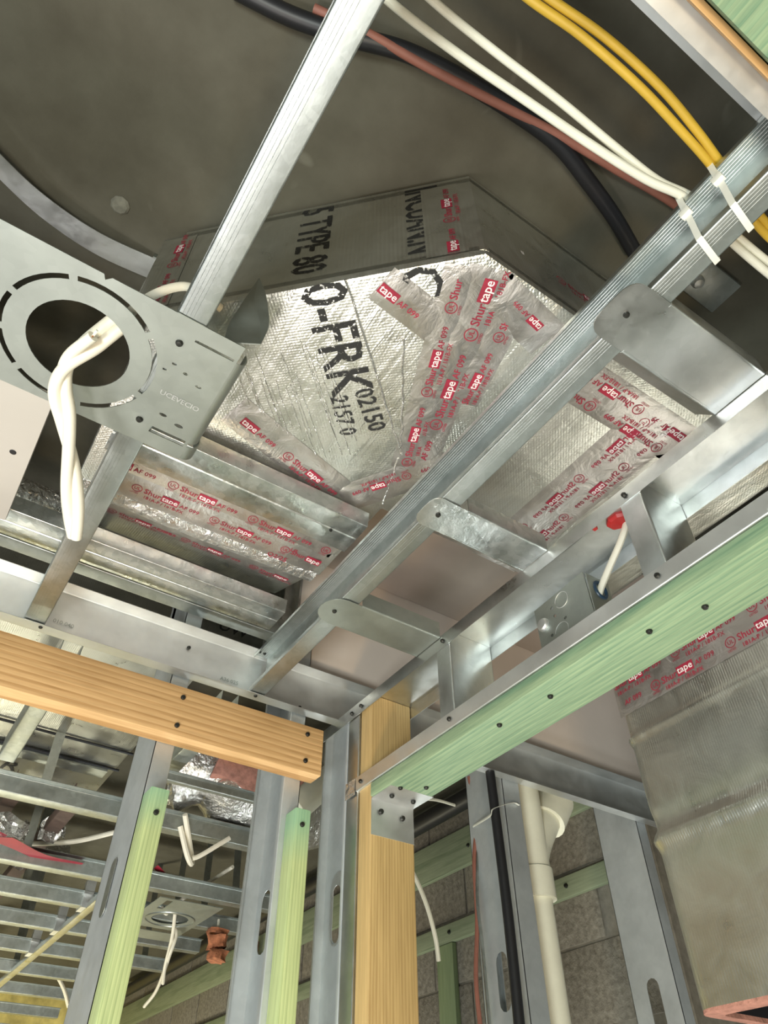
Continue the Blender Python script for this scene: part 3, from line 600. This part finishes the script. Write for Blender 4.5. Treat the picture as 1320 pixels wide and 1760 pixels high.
obj('wire', MB().tube([at(812, 1345, 'y', 1.265), at(821, 1430, 'y', 1.265), at(820, 1540, 'y', 1.265), at(830, 1640, 'y', 1.265), at(842, 1770, 'y', 1.265)], .0035, 8), GALV_DK, w2)
zt = thing('zip_tie', (1.05, 1.14, .63), 'white zip tie round the black pipe and stud', 'zip tie'); obj('strap', MB().tube([at(813, 1420, 'y', 1.27), at(842, 1402, 'y', 1.15), at(848, 1390, 'y', 1.128), at(880, 1380, 'y', 1.15), at(892, 1384, 'y', 1.153)], .003, 6, .001), NYLON, zt)
wh = thing('white_stub_cable', at(735, 1560, 'y', 1.2), 'white cable end curving down beside the pine post', 'cable')
obj('jacket', MB().tube([at(690, 1470, 'y', 1.08), at(712, 1505, 'y', 1.12), at(733, 1555, 'y', 1.15), at(748, 1610, 'y', 1.17), at(754, 1652, 'y', 1.18)], .0042, 8), WHITE_C, wh)
ws = thing('wood_sliver', at(760, 1378, 'y', 1.15), 'pale split sliver sticking out behind the angle bracket', 'sliver')
obj('sliver', MB().tube([at(715, 1372, 'y', 1.06), at(750, 1375, 'y', 1.10), at(782, 1384, 'y', 1.13)], .003, 6, .0015), WHITE_C, ws)
# furring on the block wall
XF = XW - .020
def fur(name, y0, y1, z0, z1, label, mat=None, kn=()):
    t = thing(name, (XF, (y0 + y1) / 2, z0), label, 'furring'); obj('board', MB().box(XF, XW - .001, y0, y1, z0, z1), mat or GREEN_D, t, True, .002); screws(t, [(XF, y, z) for y, z in kn], (-1, 0, 0), .007); return t
fur('furring_board', 1.35, 6.2, .905, 1.035, 'wide green treated board along the top of the block wall', None, [(2.06, .965), (3.8, .97)])
fur('furring_board', 1.35, 6.2, .685, .742, 'narrow green treated batten halfway down the block wall', None, [(1.62, .715), (2.2, .715)])
fur('furring_upright', 2.19, 2.28, -1.6, .683, 'short green treated upright below the narrow batten', GREEN_DZ)
fur('furring_upright', 3.46, 3.52, -1.6, .683, 'green treated upright on the block wall far behind the left studs', GREEN_DZ)
bl = thing('insulated_pipe', (1.6, 2.0, 1.04), 'dark insulated pipe running under the slab along the block wall', 'pipe'); obj('sleeve', MB().tube([(1.62, 1.35, 1.06), (1.62, 5.5, 1.06)], .032, 14), BLACK, bl)
rp = thing('red_pipe', (1.7, 3.0, -1.6), 'rust red pipe standing against the block wall far behind', 'pipe'); obj('pipe', MB().tube([(1.70, 3.75, -1.6), (1.70, 3.75, 1.0)], .022, 10), PINKC, rp)
# ================================================================ NEXT ROOM
fd = thing('far_duct', (0, 1.9, .92), 'foil board duct with a handwritten letter beyond the pine board', 'duct')
obj('run', MB().box(-.9, .445, 1.40, 2.32, .92, 1.10), FOIL_FLAT, fd, True, .012)
m = MB()
for y in (1.93, 2.05): m.tube([(-.9, y, .916), (-.2, y, .914), (.2, y + .005, .914), (.45, y + .01, .916)], .004, 6)
obj('band', m, BLACK, fd)
m = MB(); m.box(-.9, .42, 2.06, 2.11, .905, .919); obj('edge_angle', m, GALV_DK, fd)
mr = MB(); put(mr, 'R', 0, 0, .085, lambda u, v: V((.155 + u * .9 + v * .2, 2.235 - v, .9185))); obj('handwriting', mr, INK_K, fd, False)
uw = thing('marked_board', (.47, 1.24, .88), 'dark board with handwritten letters behind the ledger', 'board'); obj('board', MB().box(.30, .545, 1.25, 1.27, .86, 1.02), GALV_DK, uw)
mr = MB(); put(mr, 'UW', 0, 0, .04, lambda u, v: V((.395 + u + v * .25, 1.2492, .905 + v))); obj('handwriting', mr, INK_K, uw, False)
rows = [(1.59, .44, .80), (1.87, -.4, .95), (2.33, -.2, 1.12), (2.62, -.2, 1.12), (2.93, -.1, 1.1), (3.27, 0, 1.1), (3.62, 0, 1.05), (4.0, .1, 1.05), (4.45, .1, 1.0), (5.0, .1, 1.0)]
pl = ['first', 'second', 'third', 'fourth', 'fifth', 'sixth', 'seventh', 'eighth', 'ninth', 'tenth']
for i, (y, x0, x1) in enumerate(rows):
    t = thing('ceiling_channel', ((x0 + x1) / 2, y, .711), pl[i] + ' steel ceiling channel of the next room counted from the pine board', 'channel', 'ceiling channels of the next room')
    w_ = .45 if i == 0 else 1; m = MB(); sheet(m, [(y + a * w_, .711 + b * w_) for a, b in ((-.045, .037), (-.022, .037), (-.020, 0), (.020, 0), (.022, .037), (.045, .037))], 'x', x0, x1, .0011, .002); obj('hat', m, GALV_DK, t)
RUST = plain('rusty_steel', (.10, .065, .05), .8, 0, .3, 20)
for i in (1, 2, 3, 4, 5, 6):
    y = rows[i][0]
    for sd_, x in (('left', .18 + .07 * i), ('right', .96 + .012 * i)):
        t = thing('hanger_strap', (x, y, .748), 'thin steel strap rising from the ' + pl[i] + ' ceiling channel, ' + sd_ + ' of its two', 'strap', 'hanger straps of the next room')
        m = MB(); m.loops([[V((x + a, y + .03 + b + c, z)) for a, b in ((-.012, 0), (.012, 0), (.012, .0015), (-.012, .0015))] for z, c in ((.745, 0), (.9, .03), (1.13, .05))]); obj('strap', m, GALV_DK, t)
for x, y0, y1, z, lb in ((.36, 2.0, 5.2, .80, 'dark rusty bar lying over the channels beside the first green strip'), (.22, 2.1, 4.6, .84, 'dark rusty bar lying over the channels far left')):
    t = thing('rusty_bar', (x, 3, z), lb, 'bar', 'rusty bars over the channels'); m = MB(); sheet(m, [(x - .02, z + .03), (x - .02, z), (x + .02, z)], 'y', y0, y1, -.0015, .002); obj('angle', m, RUST, t)
for x, y0, y1, lb in ((.135, 1.30, 1.78, 'short dark joist under the foil duct beyond the pine board'), (.47, 1.30, 1.86, 'dark joist beyond the pine board leading to the crumpled flexible duct')):
    t = thing('rear_joist', (x, (y0 + y1) / 2, .75), lb, 'joist', 'joists beyond the left wall'); m = MB(); sheet(m, [(x - .018, .80), (x - .018, .75), (x + .018, .75), (x + .018, .80)], 'y', y0, y1, -.0011, .002); obj('channel', m, GALV_DK, t)
t = thing('main_runner', (.6, 3.0, .70), 'long bright runner crossing under the ceiling channels', 'runner')
m = MB(); sheet(m, [(.582, .72), (.582, .703), (.606, .703), (.606, .72)], 'y', 2.15, 5.5, -.0011, .002); obj('channel', m, GALV, t)
for y in (2.62, 2.93, 3.27):
    m = MB(); m.box(.565, .60, y - .03, y + .03, .705, .74); m.box(.56, .59, y - .045, y - .02, .74, .78); obj('hanger_clip', m, GALV_LT, t)
fx = thing('flexible_duct', (.8, 1.95, .85), 'crumpled foil flexible duct sagging beyond the pine board', 'duct')
def lump(P, r, amp, n=22, sub=8, seed=0):
    C_ = spline(P, sub); L = []
    for i, p in enumerate(C_):
        T = (C_[min(i + 1, len(C_) - 1)] - C_[max(i - 1, 0)]).normalized(); a = V((0, 0, 1)) - T * T.z; a.normalize(); b = T.cross(a)
        L.append([p + (a * math.cos(t) + b * math.sin(t)) * (r * (1 + amp * noise.noise(V((i * .28 + seed, math.cos(t) * 1.6, math.sin(t) * 1.6))))) for t in [6.2832 * k / n for k in range(n)]])
    return MB().loops(L)
obj('foil_sleeve', lump([(.575, 1.86, .91), (.66, 1.82, .885), (.85, 1.84, .88), (1.1, 1.95, .92)], .125, .3), FOIL_CR, fx); obj('pink_patch', lump([(.62, 1.73, .87), (.72, 1.715, .85), (.86, 1.73, .86)], .062, .3, 14, 6, 9), GLASSW, fx)
t = thing('red_film', (.3, 2.3, .75), 'strip of red film draped over the ceiling channels', 'film'); P = spline([at(-40, 1425, 'z', .735), at(20, 1450, 'z', .73), at(75, 1475, 'z', .73), at(140, 1487, 'z', .735)], 6)
obj('strip', MB().loops([[p + V((.0, .04 * (1 - i / 30), 0)), p - V((0, .05 * (1 - i / 30), 0)), p + V((0, 0, .002))] for i, p in enumerate(P)]), REDTAPE, t)
t = thing('red_film', (.7, 2.4, .72), 'strip of dull red film behind the second mounting plate', 'film'); P = spline([at(268, 1490, 'z', .76), at(300, 1520, 'z', .75), at(345, 1542, 'z', .75)], 6)
obj('strip', MB().loops([[p + V((0, .018, 0)), p - V((0, .018, 0)), p + V((0, 0, .002))] for p in P]), REDTAPE, t)
def wire(pp, r, label, mat=CREAM, name='hanging_wire', group=None):
    P = wpath(pp); t = thing(name, P[-1], label, 'wire', group); obj('wire', MB().tube(P, r, 8), mat, t); return t
wire([(-20, 1445, .80), (60, 1450, .79), (130, 1446, .79), (200, 1430, .80)], .007, 'pale wire slung between ceiling channels above the red film')
wire([(318, 1400, .74), (330, 1480, .66), (322, 1470, .66), (310, 1420, .72)], .007, 'bundle of pale wires hanging by the ceiling channel behind the green strip')
wire([(330, 1475, .66), (345, 1470, .67), (395, 1440, .72)], .006, 'pale wire running from the hanging bundle to a channel')
wire([(278, 1560, .74), (302, 1600, .70), (292, 1640, .64), (270, 1700, .60), (248, 1730, .57)], .006, 'pale wire hanging from the second mounting plate to the green board')
wire([(302, 1560, .74), (296, 1610, .68), (284, 1660, .62), (280, 1690, .59)], .006, 'shorter pale wire hanging from the second mounting plate')
wire([(220, 1600, .76), (290, 1560, .77), (400, 1490, .80)], .006, 'straight wire crossing behind the second mounting plate')
wire([(95, 1670, .735), (110, 1700, .70), (118, 1730, .66)], .008, 'looped wire hanging near the yellow wall')
lp2 = thing('mounting_plate', (.85, 2.6, .705), 'second light mounting plate in the next room with a round hole', 'plate'); c2 = at(292, 1580, 'z', .705)
m = MB(); plate(m, [(c2.x - .11, c2.y - .2), (c2.x + .10, c2.y - .2), (c2.x + .10, c2.y + .26), (c2.x - .11, c2.y + .26)], [circ(c2.x, c2.y, .06, n=24), [(c2.x - .08, c2.y - .18), (c2.x - .06, c2.y - .18), (c2.x - .06, c2.y - .09), (c2.x - .08, c2.y - .09)], [(c2.x - .06, c2.y + .12), (c2.x + .07, c2.y + .12), (c2.x + .07, c2.y + .16), (c2.x - .06, c2.y + .16)]], lambda u, v, w: V((u, v, .705 + w)), .002); obj('sheet', m, PLATE, lp2, False)
m = MB(); A = [math.radians(a) for a in range(0, 361, 15)]; m.tube([(c2.x + .08 * math.cos(a), c2.y + .08 * math.sin(a), .704) for a in A], .0025, 5, sub=1); obj('rim', m, GALV_DK, lp2)
t = thing('fibreglass_tuft', at(375, 1630, 'y', 2.6), 'orange tuft of fibreglass hanging above the green board', 'tuft'); P = [at(374, 1598, 'y', 2.6), at(372, 1612, 'y', 2.6), at(376, 1630, 'y', 2.6), at(371, 1652, 'y', 2.6)]
obj('tuft', lump(P, .032, .6, 12, 5, 3), ORANGEF, t); obj('string', MB().tube([at(376, 1580, 'y', 2.6), P[0]], .005, 6), CREAM, t)
def scrap(c, s, label, mat=FOIL_CR, seed=1):
    t = thing('foil_scrap', c, label, 'scrap'); n = 6; g = MB(); R_ = random.Random(seed)
    pts = [c + V(((i / n - .5) * s, (j / n - .5) * s * .3 + R_.uniform(-.01, .01), (j / n - .5) * s * (1 - .6 * i / n) + R_.uniform(-.012, .012))) for i in range(n + 1) for j in range(n + 1)]
    f = [(i * (n + 1) + j, (i + 1) * (n + 1) + j, (i + 1) * (n + 1) + j + 1, i * (n + 1) + j + 1) for i in range(n) for j in range(n)]
    obj('foil', g.add(pts, f).add([p + V((0, .003, 0)) for p in pts], f), mat, t)
scrap(at(20, 1420, 'z', .76), .09, 'small foil scrap dangling below the long ceiling channel'); scrap(at(90, 1430, 'z', .80), .07, 'pale crumpled foil scrap beside the dangling one', FOIL_CR, 5); scrap(at(75, 1462, 'z', .84), .16, 'crumpled foil scrap lying above the red film', FOIL_CR, 8)
scrap(at(140, 905, 'z', .90), .08, 'crumpled foil corner left of the cream cables', FOIL_CR, 12)
t = thing('duct_tail', (-.1, 1.05, .86), 'foil duct tail on the left between strip and ledger', 'duct'); obj('panel', MB().box(-.4, .02, 1.05, 1.15, .90, .93), FOIL_CR, t, True, .01)
stud('far_stud', .52, 4.3, 4.4, -1.6, .70, 1, 'grey steel stud standing before the yellow wall', [], GALV_DK, fl=.08)
# light diagonal pale pipe end beyond the corner stud
t = thing('pale_pipe', (.7, 1.5, .75), 'pale pipe slanting behind the end of the pine board', 'pipe'); obj('pipe', MB().tube([at(505, 1392, 'y', 1.6), at(575, 1330, 'y', 1.6)], .035, 14), PVC, t)
